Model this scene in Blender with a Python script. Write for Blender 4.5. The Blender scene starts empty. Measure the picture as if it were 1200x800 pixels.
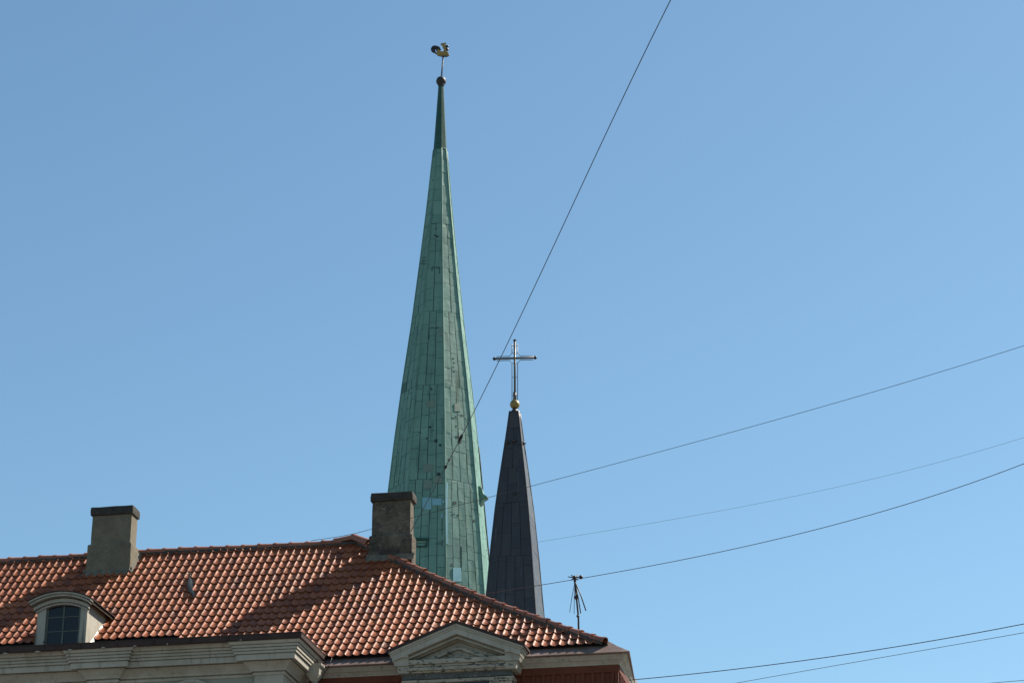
import bpy, bmesh, math, random
from mathutils import Vector, Matrix, noise
from math import radians, sin, cos, tan, atan, hypot, pi
random.seed(7)
R_ = random.Random(11)
sc = bpy.context.scene
COL = sc.collection

# ------------------------------------------------------------------ camera
FPX = 2800.0                       # focal length in pixels of the 1200 px wide photograph
PITCH = atan(FPX / 6800.0)
CAM = Vector((0, 0, 1.6))
cd = bpy.data.cameras.new('camera'); co = bpy.data.objects.new('camera', cd); COL.objects.link(co)
co.location = CAM; co.rotation_euler = (pi / 2 + PITCH, 0, 0)
cd.sensor_fit = 'HORIZONTAL'; cd.sensor_width = 36.0; cd.lens = 36.0 * FPX / 1200.0
cd.clip_start = 0.1; cd.clip_end = 6000
sc.camera = co

# ------------------------------------------------------------------ world, sun, exposure
SUN_AZ = radians(31.5)               # from +X towards +Y
SUN_EL = radians(46)
w = bpy.data.worlds.new('World'); sc.world = w; w.use_nodes = True
nt = w.node_tree; nt.nodes.clear()
sky = nt.nodes.new('ShaderNodeTexSky'); sky.sky_type = 'NISHITA'; sky.sun_disc = False
sky.sun_elevation = SUN_EL; sky.sun_rotation = pi / 2 - SUN_AZ
sky.altitude = 0; sky.air_density = 1.0; sky.dust_density = 0.4; sky.ozone_density = 1.6
bg = nt.nodes.new('ShaderNodeBackground'); bg.inputs[1].default_value = 0.074
wo = nt.nodes.new('ShaderNodeOutputWorld')
wb = nt.nodes.new('ShaderNodeMix'); wb.data_type = 'RGBA'; wb.blend_type = 'MULTIPLY'; wb.inputs[0].default_value = 1.0
wb.inputs[7].default_value = (0.86, 1.05, 1.02, 1)      # the camera's slightly cool white balance
nt.links.new(sky.outputs[0], wb.inputs[6]); nt.links.new(wb.outputs[2], bg.inputs[0]); nt.links.new(bg.outputs[0], wo.inputs[0])
sl = bpy.data.lights.new('sun', 'SUN'); so = bpy.data.objects.new('sun', sl); COL.objects.link(so)
sl.energy = 5.0; sl.angle = radians(0.53); sl.color = (1.0, 0.92, 0.8)
sd = Vector((cos(SUN_AZ) * cos(SUN_EL), sin(SUN_AZ) * cos(SUN_EL), sin(SUN_EL)))
so.location = (40, 20, 60)
so.rotation_euler = sd.to_track_quat('Z', 'Y').to_euler()
vs = sc.view_settings
vs.view_transform = 'Standard'; vs.look = 'None'; vs.gamma = 1.0; vs.use_curve_mapping = False
vs.exposure = 0.9

# ------------------------------------------------------------------ measuring: photo ray -> point on a real plane
FW = Vector((0, cos(PITCH), sin(PITCH))); UP = Vector((0, -sin(PITCH), cos(PITCH)))
def ray(x, y):
    return FW + Vector((1, 0, 0)) * ((x - 600) / FPX) - UP * ((y - 400) / FPX)
def at_dist(x, y, d):              # point on the ray at horizontal distance d
    r = ray(x, y); return CAM + r * (d / hypot(r.x, r.y))
def proj(P):
    d = P - CAM; k = d.dot(FW); return 600 + FPX * d.x / k, 400 - FPX * d.dot(UP) / k
A = radians(10.7)
U = Vector((cos(A), -sin(A), 0)); V = Vector((sin(A), cos(A), 0))
O = at_dist(708, 754, 52); O.z = 0
def W(s, t, z): return O + U * s + V * t + Vector((0, 0, z))
def at_t(x, y, t):                 # (s, z) of a photo point lying in the house plane t
    r = ray(x, y); k = ((O - CAM).dot(V) + t) / r.dot(V); P = CAM + r * k
    return (P - O).dot(U), P.z
def PT(x, y, t): s, z = at_t(x, y, t); return W(s, t, z)

# ------------------------------------------------------------------ mesh helpers
class MB:
    def __init__(self): self.v = []; self.f = []; self.m = []; self.t = []; self.sm = []
    def vert(self, p): self.v.append(Vector(p)); return len(self.v) - 1
    def face(self, ids, mat=0, tint=0.5, smooth=False):
        self.f.append(list(ids)); self.m.append(mat); self.t.append(tint); self.sm.append(smooth)
    def poly(self, pts, mat=0, tint=0.5, smooth=False): self.face([self.vert(p) for p in pts], mat, tint, smooth)
    def grid(self, rows, mat=0, tint=0.5, smooth=True, close=False):
        ids = [[self.vert(p) for p in r] for r in rows]
        n = len(ids[0])
        for i in range(len(ids) - 1):
            for j in range(n if close else n - 1):
                k = (j + 1) % n
                self.face([ids[i][j], ids[i][k], ids[i + 1][k], ids[i + 1][j]], mat, tint, smooth)
        return ids
    def hexa(self, c, mat=0, tint=0.5):   # c: 8 corners, bottom 4 then top 4, same order
        i = [self.vert(p) for p in c]
        for q in ((3, 2, 1, 0), (4, 5, 6, 7), (0, 1, 5, 4), (1, 2, 6, 5), (2, 3, 7, 6), (3, 0, 4, 7)):
            self.face([i[k] for k in q], mat, tint)
    def box(self, s0, s1, t0, t1, z0, z1, mat=0, tint=0.5):   # house frame
        self.hexa([W(s0, t0, z0), W(s1, t0, z0), W(s1, t1, z0), W(s0, t1, z0),
                   W(s0, t0, z1), W(s1, t0, z1), W(s1, t1, z1), W(s0, t1, z1)], mat, tint)
    def tube(self, pts, r, n=8, mat=0, cap=True, tint=0.5):
        pts = [Vector(p) for p in pts]; rows = []
        for i, p in enumerate(pts):
            d = (pts[min(i + 1, len(pts) - 1)] - pts[max(i - 1, 0)]).normalized()
            a = d.orthogonal().normalized() if i == 0 else (a - d * a.dot(d)).normalized()
            b = d.cross(a); rr = r[i] if isinstance(r, (list, tuple)) else r
            rows.append([p + (a * cos(2 * pi * k / n) + b * sin(2 * pi * k / n)) * rr for k in range(n)])
        ids = self.grid(rows, mat, tint, True, True)
        if cap: self.face(ids[0][::-1], mat, tint); self.face(ids[-1], mat, tint)
    def sphere(self, c, r, n=16, m=10, mat=0, sq=1.0):
        c = Vector(c); rows = []
        for i in range(m + 1):
            th = -pi / 2 + pi * i / m
            rows.append([c + Vector((cos(th) * cos(2 * pi * k / n) * r, cos(th) * sin(2 * pi * k / n) * r, sin(th) * r * sq)) for k in range(n)])
        self.grid(rows, mat, 0.5, True, True)
    def prism(self, poly, ext, mat=0):    # poly: world points, ext: thickness vector
        a = [self.vert(p) for p in poly]; b = [self.vert(Vector(p) + ext) for p in poly]
        self.face(a, mat); self.face(b[::-1], mat)
        for i in range(len(a)):
            j = (i + 1) % len(a); self.face([a[i], a[j], b[j], b[i]], mat)
    def build(self, name, mats, parent=None, bevel=0.0, normals=True):
        base = Vector((0, 0, 0)); p = parent
        while p is not None: base += p.location; p = p.parent
        me = bpy.data.meshes.new(name)
        me.from_pydata([tuple(q - base) for q in self.v], [], self.f)
        if not isinstance(mats, (list, tuple)): mats = [mats]
        for m in mats: me.materials.append(m)
        at = me.attributes.new('tint', 'FLOAT', 'FACE')
        for i, pl in enumerate(me.polygons):
            pl.material_index = self.m[i]; pl.use_smooth = self.sm[i]; at.data[i].value = self.t[i]
        if normals:
            bm = bmesh.new(); bm.from_mesh(me)
            bmesh.ops.recalc_face_normals(bm, faces=bm.faces); bm.to_mesh(me); bm.free()
        me.update()
        o = bpy.data.objects.new(name, me); COL.objects.link(o); o.parent = parent
        if bevel > 0:
            md = o.modifiers.new('bevel', 'BEVEL'); md.width = bevel; md.segments = 2; md.limit_method = 'ANGLE'; md.angle_limit = radians(40)
        return o
def empty(name, loc):
    o = bpy.data.objects.new(name, None); COL.objects.link(o); o.location = loc; return o
def tag(o, label=None, cat=None, group=None, kind=None):
    if label: o['label'] = label
    if cat: o['category'] = cat
    if group: o['group'] = group
    if kind: o['kind'] = kind
    return o

# ------------------------------------------------------------------ materials
def ramp(N, L, src, stops):
    r = N.new('ShaderNodeValToRGB'); L.new(src, r.inputs[0]); e = r.color_ramp.elements
    while len(e) < len(stops): e.new(0.5)
    for i, (p, c) in enumerate(stops):
        e[i].position = p; e[i].color = (c[0], c[1], c[2], 1) if isinstance(c, (tuple, list)) else (c, c, c, 1)
    return r.outputs[0]
def mix(N, L, a, b, f, mode='MIX'):
    m = N.new('ShaderNodeMix'); m.data_type = 'RGBA'; m.blend_type = mode
    for sock, val in ((m.inputs[0], f), (m.inputs[6], a), (m.inputs[7], b)):
        if hasattr(val, 'links'): L.new(val, sock)
        elif isinstance(val, (tuple, list)): sock.default_value = (val[0], val[1], val[2], 1)
        else: sock.default_value = val
    return m.outputs[2]
def material(name, base, rough=0.7, metal=0.0, spec=0.5, var=0.0, dirt=None, streak=None, fleck=None,
             bump=0.0, bscale=30.0, tintcols=None, scale=3.0, detail_scale=18.0):
    """dirt=(colour, lo, hi): large soft blotches; streak=(colour, lo, hi): marks run down; fleck=(colour, lo, hi): small chips; tintcols: ramp over the per-piece tint"""
    m = bpy.data.materials.new(name); m.use_nodes = True
    N = m.node_tree.nodes; L = m.node_tree.links; b = N['Principled BSDF']
    tc = N.new('ShaderNodeTexCoord').outputs['Object']
    def noi(s, d=4, v=tc, r=0.55):
        n = N.new('ShaderNodeTexNoise'); n.inputs['Scale'].default_value = s; n.inputs['Detail'].default_value = d
        n.inputs['Roughness'].default_value = r; L.new(v, n.inputs['Vector']); return n.outputs[0]
    c = None
    if tintcols:
        at = N.new('ShaderNodeAttribute'); at.attribute_name = 'tint'
        c = ramp(N, L, at.outputs['Fac'], tintcols)
    else:
        rgb = N.new('ShaderNodeRGB'); rgb.outputs[0].default_value = (*base, 1); c = rgb.outputs[0]
    if var > 0:
        c = mix(N, L, c, ramp(N, L, noi(scale), [(0.3, 1 - var), (0.7, 1.0)]), 1.0, 'MULTIPLY')
        c = mix(N, L, c, ramp(N, L, noi(detail_scale, 5), [(0.3, 1 - var * 0.6), (0.65, 1.0)]), 1.0, 'MULTIPLY')
    if dirt:
        c = mix(N, L, c, dirt[0], ramp(N, L, noi(scale * 0.7, 7, r=0.65), [(dirt[1], 0.0), (dirt[2], 1.0)]))
    if streak:
        mp = N.new('ShaderNodeMapping'); mp.inputs['Scale'].default_value = (7, 7, 0.5); L.new(tc, mp.inputs[0])
        c = mix(N, L, c, streak[0], ramp(N, L, noi(scale * 0.6, 5, mp.outputs[0]), [(streak[1], 0.0), (streak[2], 1.0)]))
    if fleck:
        mp = N.new('ShaderNodeMapping'); mp.inputs['Scale'].default_value = (1, 1, 2.6); L.new(tc, mp.inputs[0])
        c = mix(N, L, c, fleck[0], ramp(N, L, noi(detail_scale * 0.6, 6, mp.outputs[0], 0.7), [(fleck[1], 0.0), (fleck[2], 1.0)]))
    L.new(c, b.inputs['Base Color'])
    b.inputs['Metallic'].default_value = metal; b.inputs['Specular IOR Level'].default_value = spec
    L.new(ramp(N, L, noi(detail_scale * 0.5), [(0.3, max(0.05, rough - 0.12)), (0.7, min(1, rough + 0.1))]), b.inputs['Roughness'])
    if bump > 0:
        bp = N.new('ShaderNodeBump'); bp.inputs['Strength'].default_value = bump; bp.inputs['Distance'].default_value = 0.02
        L.new(noi(bscale, 5), bp.inputs['Height']); L.new(bp.outputs[0], b.inputs['Normal'])
    return m
M = {}
M['tile'] = material('terracotta tile', (0.4, 0.16, 0.1), rough=0.52, spec=0.2, var=0.2, scale=0.9, detail_scale=26,
    dirt=((0.17, 0.095, 0.07), 0.72, 0.9), bump=0.25, bscale=60,
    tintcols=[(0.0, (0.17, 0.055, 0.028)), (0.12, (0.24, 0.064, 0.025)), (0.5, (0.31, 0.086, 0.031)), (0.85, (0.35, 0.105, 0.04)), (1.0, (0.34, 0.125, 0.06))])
M['ridge'] = material('terracotta ridge', (0.3, 0.1, 0.06), rough=0.55, var=0.3, scale=1.5, bump=0.3,
    tintcols=[(0.0, (0.25, 0.08, 0.042)), (0.5, (0.35, 0.12, 0.062)), (1.0, (0.4, 0.15, 0.085))])
M['mortar'] = material('grey mortar', (0.085, 0.075, 0.062), rough=0.95, var=0.5, bump=0.6, scale=6, detail_scale=40)
M['lime'] = material('pale lime mortar', (0.22, 0.19, 0.14), rough=0.95, var=0.5, bump=0.6, scale=5, detail_scale=30, fleck=((0.06, 0.055, 0.05), 0.55, 0.65))
M['deck'] = material('roof underlay', (0.018, 0.016, 0.017), rough=0.9, var=0.2)
M['cream'] = material('weathered cream paint', (0.4, 0.372, 0.31), rough=0.75, spec=0.3, var=0.16, scale=2.2, detail_scale=14,
    dirt=((0.25, 0.23, 0.175), 0.5, 0.78), streak=((0.17, 0.155, 0.12), 0.56, 0.78), bump=0.15)
M['peel'] = material('peeling cream paint', (0.4, 0.36, 0.285), rough=0.8, spec=0.25, var=0.2, scale=2.5, detail_scale=13,
    dirt=((0.2, 0.19, 0.15), 0.5, 0.75), fleck=((0.06, 0.062, 0.06), 0.53, 0.58), bump=0.4, bscale=22)
M['flaky'] = material('lightly flaking paint', (0.38, 0.345, 0.27), rough=0.8, spec=0.25, var=0.25, scale=2.5, detail_scale=11,
    dirt=((0.2, 0.18, 0.13), 0.5, 0.72), fleck=((0.09, 0.085, 0.075), 0.6, 0.66), bump=0.4, bscale=22)
M['bare'] = material('bare grey timber', (0.13, 0.14, 0.14), rough=0.85, spec=0.2, var=0.45, scale=3, detail_scale=22,
    fleck=((0.42, 0.42, 0.38), 0.6, 0.68), bump=0.5, bscale=22)
M['wall'] = material('grey green plaster', (0.27, 0.275, 0.235), rough=0.9, spec=0.2, var=0.12, scale=1.4, dirt=((0.2, 0.21, 0.19), 0.55, 0.85), bump=0.15)
M['redwood'] = material('red painted boards', (0.15, 0.042, 0.022), rough=0.7, spec=0.2, var=0.3, scale=2.5, dirt=((0.09, 0.027, 0.016), 0.5, 0.8), bump=0.2)
M['brownmetal'] = material('brown sheet metal', (0.19, 0.125, 0.1), rough=0.6, spec=0.3, var=0.3, scale=2.0, dirt=((0.24, 0.17, 0.15), 0.5, 0.75), bump=0.1)
M['brownwood'] = material('old brown soffit boards', (0.12, 0.085, 0.055), rough=0.8, var=0.4, scale=4)
M['darkmetal'] = material('dark brown sheet metal', (0.058, 0.036, 0.031), rough=0.65, spec=0.2, var=0.35, scale=2.0, bump=0.1)
M['soot'] = material('sooty cement render', (0.18, 0.155, 0.115), rough=0.95, spec=0.15, var=0.5, scale=2.6, detail_scale=13,
    dirt=((0.05, 0.045, 0.038), 0.44, 0.6), fleck=((0.3, 0.27, 0.2), 0.6, 0.7), bump=0.5, bscale=25)
M['soot2'] = material('grey cement render', (0.2, 0.172, 0.125), rough=0.95, spec=0.15, var=0.3, scale=2.6, detail_scale=13,
    dirt=((0.1, 0.09, 0.072), 0.5, 0.8), fleck=((0.27, 0.25, 0.2), 0.63, 0.72), bump=0.4, bscale=25)
M['sootcap'] = material('blackened chimney cap', (0.07, 0.063, 0.055), rough=0.95, spec=0.15, var=0.4, scale=4, detail_scale=20,
    fleck=((0.2, 0.19, 0.16), 0.62, 0.72), bump=0.5)
M['copper'] = material('green copper patina', (0.12, 0.24, 0.19), rough=0.6, spec=0.25, var=0.16, scale=0.5, detail_scale=4.5,
    dirt=((0.1, 0.2, 0.158), 0.5, 0.8), streak=((0.06, 0.125, 0.095), 0.55, 0.74), bump=0.5, bscale=3.2,
    tintcols=[(0.0, (0.07, 0.15, 0.12)), (0.08, (0.125, 0.25, 0.203)), (0.5, (0.148, 0.288, 0.233)), (0.92, (0.172, 0.32, 0.26)), (1.0, (0.18, 0.3, 0.245))])
M['copperdark'] = material('dark green copper tip', (0.035, 0.105, 0.085), rough=0.65, spec=0.2, var=0.3, scale=1.2, bump=0.3, bscale=4)
M['seam'] = material('dark copper seam', (0.022, 0.05, 0.042), rough=0.8, var=0.3)
M['patchblue'] = material('pale blue replacement sheet', (0.2, 0.42, 0.46), rough=0.45, spec=0.5, var=0.15, scale=1.5)
M['patchgrey'] = material('grey replacement sheet', (0.16, 0.235, 0.18), rough=0.6, var=0.25, scale=1.5)
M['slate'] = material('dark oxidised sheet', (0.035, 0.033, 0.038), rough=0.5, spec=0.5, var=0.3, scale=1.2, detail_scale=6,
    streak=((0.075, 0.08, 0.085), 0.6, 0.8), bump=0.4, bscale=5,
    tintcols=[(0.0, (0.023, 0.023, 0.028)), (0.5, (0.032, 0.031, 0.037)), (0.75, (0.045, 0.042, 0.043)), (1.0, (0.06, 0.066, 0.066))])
M['slateseam'] = material('black seam', (0.01, 0.01, 0.012), rough=0.8)
M['gold'] = material('weathered gilding', (0.3, 0.22, 0.07), rough=0.5, metal=0.4, var=0.4, scale=3, detail_scale=12)
M['rooster'] = material('tarnished gilding', (0.42, 0.27, 0.065), rough=0.55, metal=0.15, var=0.35, scale=3, detail_scale=12)
M['black'] = material('blackened iron', (0.018, 0.018, 0.02), rough=0.6, var=0.2)
M['iron'] = material('dull grey iron', (0.14, 0.13, 0.11), rough=0.5, metal=0.4, var=0.3)
M['wire'] = material('dark cable', (0.03, 0.035, 0.05), rough=0.6)
M['zinc'] = material('grey zinc sheet', (0.17, 0.165, 0.14), rough=0.5, metal=0.3, var=0.45, scale=5)
M['frame'] = material('old window paint', (0.11, 0.125, 0.11), rough=0.7, var=0.3, fleck=((0.06, 0.06, 0.06), 0.55, 0.65), detail_scale=25)
M['glass'] = material('window glass', (0.010, 0.013, 0.018), rough=0.2, spec=0.28)
M['brick'] = material('red brick tower', (0.27, 0.1, 0.07), rough=0.9, var=0.3, scale=1.5)
M['ground'] = material('cobbled ground', (0.16, 0.15, 0.14), rough=0.95, var=0.3, scale=0.5)
M['terr2'] = material('rear roof sheet', (0.34, 0.13, 0.09), rough=0.6, var=0.25)

# ------------------------------------------------------------------ ground
g = MB(); g.poly([(-3000, -3000, 0), (3000, -3000, 0), (3000, 3000, 0), (-3000, 3000, 0)])
tag(g.build('ground', M['ground']), 'grey cobbled ground around the house and churches', 'ground', kind='structure')

# ================================================================== THE HOUSE
house = empty('old_house', W(-9, 4.65, 0))
tag(house, 'old town house with red pantile roof, cream cornices and two stubby chimneys', 'house')
HT = [0, .69, 1.45, 1.99, 2.55, 3.21, 3.9, 4.65]
HZ = [15.70, 16.25, 16.87, 17.34, 17.86, 18.49, 19.17, 19.92]
KH = 1.5; RD = 4.65; SL = -24.0
def prof(t):
    if t <= 0: return HZ[0] + t * 0.75
    for i in range(len(HT) - 1):
        if t <= HT[i + 1] + 1e-9: return HZ[i] + (HZ[i + 1] - HZ[i]) * (t - HT[i]) / (HT[i + 1] - HT[i])
    return HZ[-1]
SLn = [0.0]
for i in range(len(HT) - 1): SLn.append(SLn[-1] + hypot(HT[i + 1] - HT[i], HZ[i + 1] - HZ[i]))
def slope_t(b):                    # distance up the slope -> t
    if b < 0: return b * 0.8
    for i in range(len(SLn) - 1):
        if b <= SLn[i + 1]: return HT[i] + (HT[i + 1] - HT[i]) * (b - SLn[i]) / (SLn[i + 1] - SLn[i])
    return HT[-1]
def on_roof(x, y):                 # photo point -> (s,t,z) on the front slope
    r = ray(x, y); k = 44.0
    while k < 80:
        P = CAM + r * k; t = (P - O).dot(V)
        if t >= -0.3 and P.z <= prof(t): return (P - O).dot(U), t, P.z
        k += 0.01
    return None
def sag(s):                        # an old ridge is never quite straight
    return 0.012 * sin(s * 0.9) + 0.018 * sin(s * 0.37 + 1)

# tiled slopes ------------------------------------------------------
PX = [(-.02, .022), (.015, .040), (.05, .048), (.09, .045), (.15, .029), (.24, .016), (.38, .006), (.55, .0), (.72, .0), (.86, .008), (1.0, .024)]
def tiled(mb, F, amin, amax, blen, lim, skip=None, w=0.198, g_=0.342, seed=1):
    """F(a, b, h) -> world; lim(b) -> (lo, hi) of a"""
    rr = random.Random(seed); n = int((amax - amin) / w) + 1; rows = int(blen / g_) + 1
    for j in range(rows):
        b0 = g_ * j - 0.04
        for i in range(n):
            a0 = amin + i * w
            if skip and skip(a0 + w / 2, b0 + .1): continue
            lo, hi = lim(b0 + .1)
            if a0 + w * 0.25 > hi or a0 + w * 0.8 < lo: continue
            da = rr.gauss(0, .0025); db = rr.gauss(0, .006); dh = abs(rr.gauss(0, .0025)); tw = rr.gauss(0, .010)
            if rr.random() < .02: db -= rr.uniform(.01, .05); tw *= 3
            ti = min(1, max(0, rr.gauss(.5, .22)))
            if rr.random() < .03: ti = rr.choice((.03, .06, .1, .95))
            rws = []; bl = .40
            for q, lf in enumerate((0.0, .03, .5, 1.0)):
                row = []
                for (x, h) in PX:
                    a = a0 + da + x * w + tw * lf * .4; b = b0 + db + lf * bl
                    # rounded lower lip
                    if q == 0: b += .010 * (1 - cos((x - .5) * 2.2)) * 2
                    b = min(b, blen); l2, h2 = lim(b)
                    a = min(max(a, l2), h2)
                    hh = h + dh + .033 * (1 - lf) - (.004 if q == 0 else 0)
                    row.append(F(a, b, hh))
                rws.append(row)
            mb.grid(rws, 0, ti, True)
            low = []
            for k, (x, h) in enumerate(PX):
                a = a0 + da + x * w; b = b0 + db + .012; b += .010 * (1 - cos((x - .5) * 2.2)) * 2
                l2, h2 = lim(b); a = min(max(a, l2), h2)
                low.append(F(a, b, h + dh + .033 - .016))
            mb.grid([low, [p.copy() for p in rws[0]]], 0, 0, False)  # lip faces take the darkest tint: shade under the tile edge, painted in
def F_front(a, b, h):
    t = slope_t(b); e = .02; t2 = slope_t(min(b + e, SLn[-1])); t1 = slope_t(b - e) if b > e else t - .015
    dz = prof(t2) - prof(t1); dt = max(t2 - t1, 1e-4); L_ = hypot(dz, dt)
    und = .012 * noise.noise(Vector((a * .35, b * .5, 0))) + .006 * noise.noise(Vector((a * 1.3, b * 1.1, 3)))
    return W(a, t - h * dz / L_, prof(t) + h * dt / L_ + und * 1.5 + sag(a) * t / RD)
STEP_S = on_roof(217, 741)[0]
def skip_front(a, b):
    t = slope_t(b)
    if a < STEP_S and t < on_left_t: return True
    # chimney footprints and dormer body
    for (s0, s1, t0, t1) in holes:
        if s0 < a < s1 and t0 < t < t1: return True
    return False
on_left_t = on_roof(180, 747)[1]
# chimney footprints from the photo
c2a = on_roof(432, 652); c2b = on_roof(458, 656)
C2T = 3.95; C1T = 4.0
c2s0 = at_t(432, 650, C2T)[0]; c2s1 = at_t(483, 650, C2T)[0]
c1s0 = at_t(101, 665, C1T)[0]; c1s1 = at_t(152, 665, C1T)[0]
DT = 0.70
ds0 = at_t(42, 745, DT)[0]; ds1 = at_t(99.5, 745, DT)[0]
holes = [(c2s0 + .12, c2s1 - .12, C2T + .12, 4.5), (c1s0 + .12, c1s1 - .12, C1T + .12, 4.5), (ds0 + .12, ds1 - .12, DT - .6, DT + 1.1)]
tl = MB()
def lim_front(b): return (SL, -KH * slope_t(b) + 0.02)
tiled(tl, F_front, -24.0, 0.2, SLn[-1], lim_front, skip_front, seed=3)
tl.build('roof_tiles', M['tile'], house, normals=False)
# side (hip) slope: columns run along V
side_len = []
def F_side(a, b, h):               # a = t along the side eave, b up the slope
    tt = slope_t(b); s = -KH * tt; dz = 1.0; dt = KH * 1.15; L_ = hypot(dz, dt)
    return W(s + h * dz / L_, a, prof(tt) + h * dt / L_)
ts = MB()
def lim_side(b): tt = slope_t(b); return (tt, 2 * RD - tt)
def F_side2(a, b, h): return F_side(a, b / KH * 1.13, h)
def lim_side2(b): return lim_side(b / KH * 1.13)
tiled(ts, F_side2, 0.0, 2 * RD, SLn[-1] * KH / 1.13, lim_side2, None, seed=5)
ts.build('roof_tiles', M['tile'], house, normals=False)
dk = MB()                          # deck under the tiles, and the rear slope
rows = []
for t, z in zip(HT, HZ): rows.append([W(SL, t, z - .03), W(-KH * t, t, z - .03)])
dk.grid(rows, 0, smooth=False)
rows = []
for t, z in zip(HT, HZ): rows.append([W(-KH * t, t, z - .035), W(-KH * t, 2 * RD - t, z - .035)])
dk.grid(rows, 0, smooth=False)
rows = []
for t, z in zip(HT, HZ): rows.append([W(SL, 2 * RD - t, z - .02), W(-KH * t, 2 * RD - t, z - .02)])
dk.grid(rows, 1, smooth=False)
dk.build('roof_deck', [M['deck'], M['terr2']], house, normals=False)

# half-round ridge and hip tiles -----------------------------------
def half_round(mb, pts, step, r, flare, lift=0.0, seed=1):
    rr = random.Random(seed)
    pts = [Vector(p) for p in pts]; cum = [0]
    for a_, b_ in zip(pts, pts[1:]): cum.append(cum[-1] + (b_ - a_).length)
    def P(d):
        d = min(max(d, 0), cum[-1])
        for i in range(len(pts) - 1):
            if d <= cum[i + 1] + 1e-9:
                return pts[i].lerp(pts[i + 1], (d - cum[i]) / (cum[i + 1] - cum[i]))
    d = 0.0
    while d < cum[-1] - .05:
        e = min(d + step * 1.12, cum[-1]); a_ = P(d); b_ = P(e); ax = (b_ - a_).normalized()
        side = ax.cross(Vector((0, 0, 1))).normalized(); up = side.cross(ax).normalized()
        rws = []; jit = Vector((rr.gauss(0, .005), rr.gauss(0, .005), rr.gauss(0, .006)))
        rad = [(0.0, r * flare), (.16, r * flare), (.20, r * 1.03), (1.0, r)]
        ti = min(1, max(0, rr.gauss(.5, .25)))
        inner = None
        for (f, q) in rad:
            c = a_.lerp(b_, f) + jit + up * (lift + .02 * (1 - f))
            rws.append([c + side * (cos(th) * q) + up * (sin(th) * q) for th in [radians(-22 + 224 * k / 12) for k in range(13)]])
        mb.grid(rws, 0, ti, True)
        c = a_ + jit + up * (lift + .02)
        inn = [c + side * (cos(th) * (r * flare - .022)) + up * (sin(th) * (r * flare - .022)) for th in [radians(-22 + 224 * k / 12) for k in range(13)]]
        mb.grid([inn, [p.copy() for p in rws[0]]], 0, ti * .6, False)
        mb.grid([[p + ax * .1 for p in inn], [p.copy() for p in inn]], 0, 0, False)
        d += step
rg = MB()
zr = HZ[-1]
rid = [W(s, RD, zr + sag(s) + .02) for s in [-7.35 - .5 * k for k in range(34)]][::-1]
half_round(rg, rid, .42, .082, 1.18, seed=4)
# raised end tiles where ridge meets hips
half_round(rg, [W(-7.55, RD, zr + .0), W(-7.05, RD, zr + .10)], .6, .10, 1.08, seed=9)
rg.build('ridge_tiles', M['ridge'], house, normals=False)
hp = MB()
hip = [W(-KH * t, t, prof(t) + .035) for t in [RD * k / 14 for k in range(15)]]
hip[0] = W(.02, -.03, HZ[0] + .03)
half_round(hp, hip, .385, .078, 1.2, seed=6)
half_round(hp, [W(-6.6, 4.4, zr - .16), W(-7.08, RD, zr + .12)], .62, .11, 1.08, seed=9)
hp.build('hip_tiles', M['ridge'], house, normals=False)
hb = MB()
half_round(hb, [W(-KH * t, 2 * RD - t, prof(t) + .035) for t in [RD * k / 14 for k in range(15)]], .385, .088, 1.2, seed=8)
hb.build('hip_tiles', M['ridge'], house, normals=False)
mo = MB()                          # mortar bedding below ridge and hip tiles
def bed(pts, wd, down):
    rws = []
    for i, p in enumerate(pts):
        p = Vector(p); d = (Vector(pts[min(i + 1, len(pts) - 1)]) - Vector(pts[max(0, i - 1)])).normalized()
        s_ = d.cross(Vector((0, 0, 1))).normalized()
        n1 = .012 * noise.noise(p * 6); n2 = .012 * noise.noise(p * 6 + Vector((9, 9, 9)))
        rws.append([p + s_ * (wd + n1) - Vector((0, 0, down + n2)), p + s_ * wd * .7, p - s_ * wd * .7, p - s_ * (wd + n2) - Vector((0, 0, down + n1))])
    mo.grid(rws, 0, smooth=False)
fine = []
for i in range(len(hip) - 1):
    for k in range(10): fine.append(hip[i].lerp(hip[i + 1], k / 10))
fine.append(hip[-1])
bed([p + Vector((0, 0, .01)) for p in fine], .105, .095)
bed([W(-6.85 - .08 * k, RD, zr + .035 + sag(-6.85 - .08 * k)) for k in range(214)], .105, .09)
mo.build('mortar_bedding', M['mortar'], house, normals=False)

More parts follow.
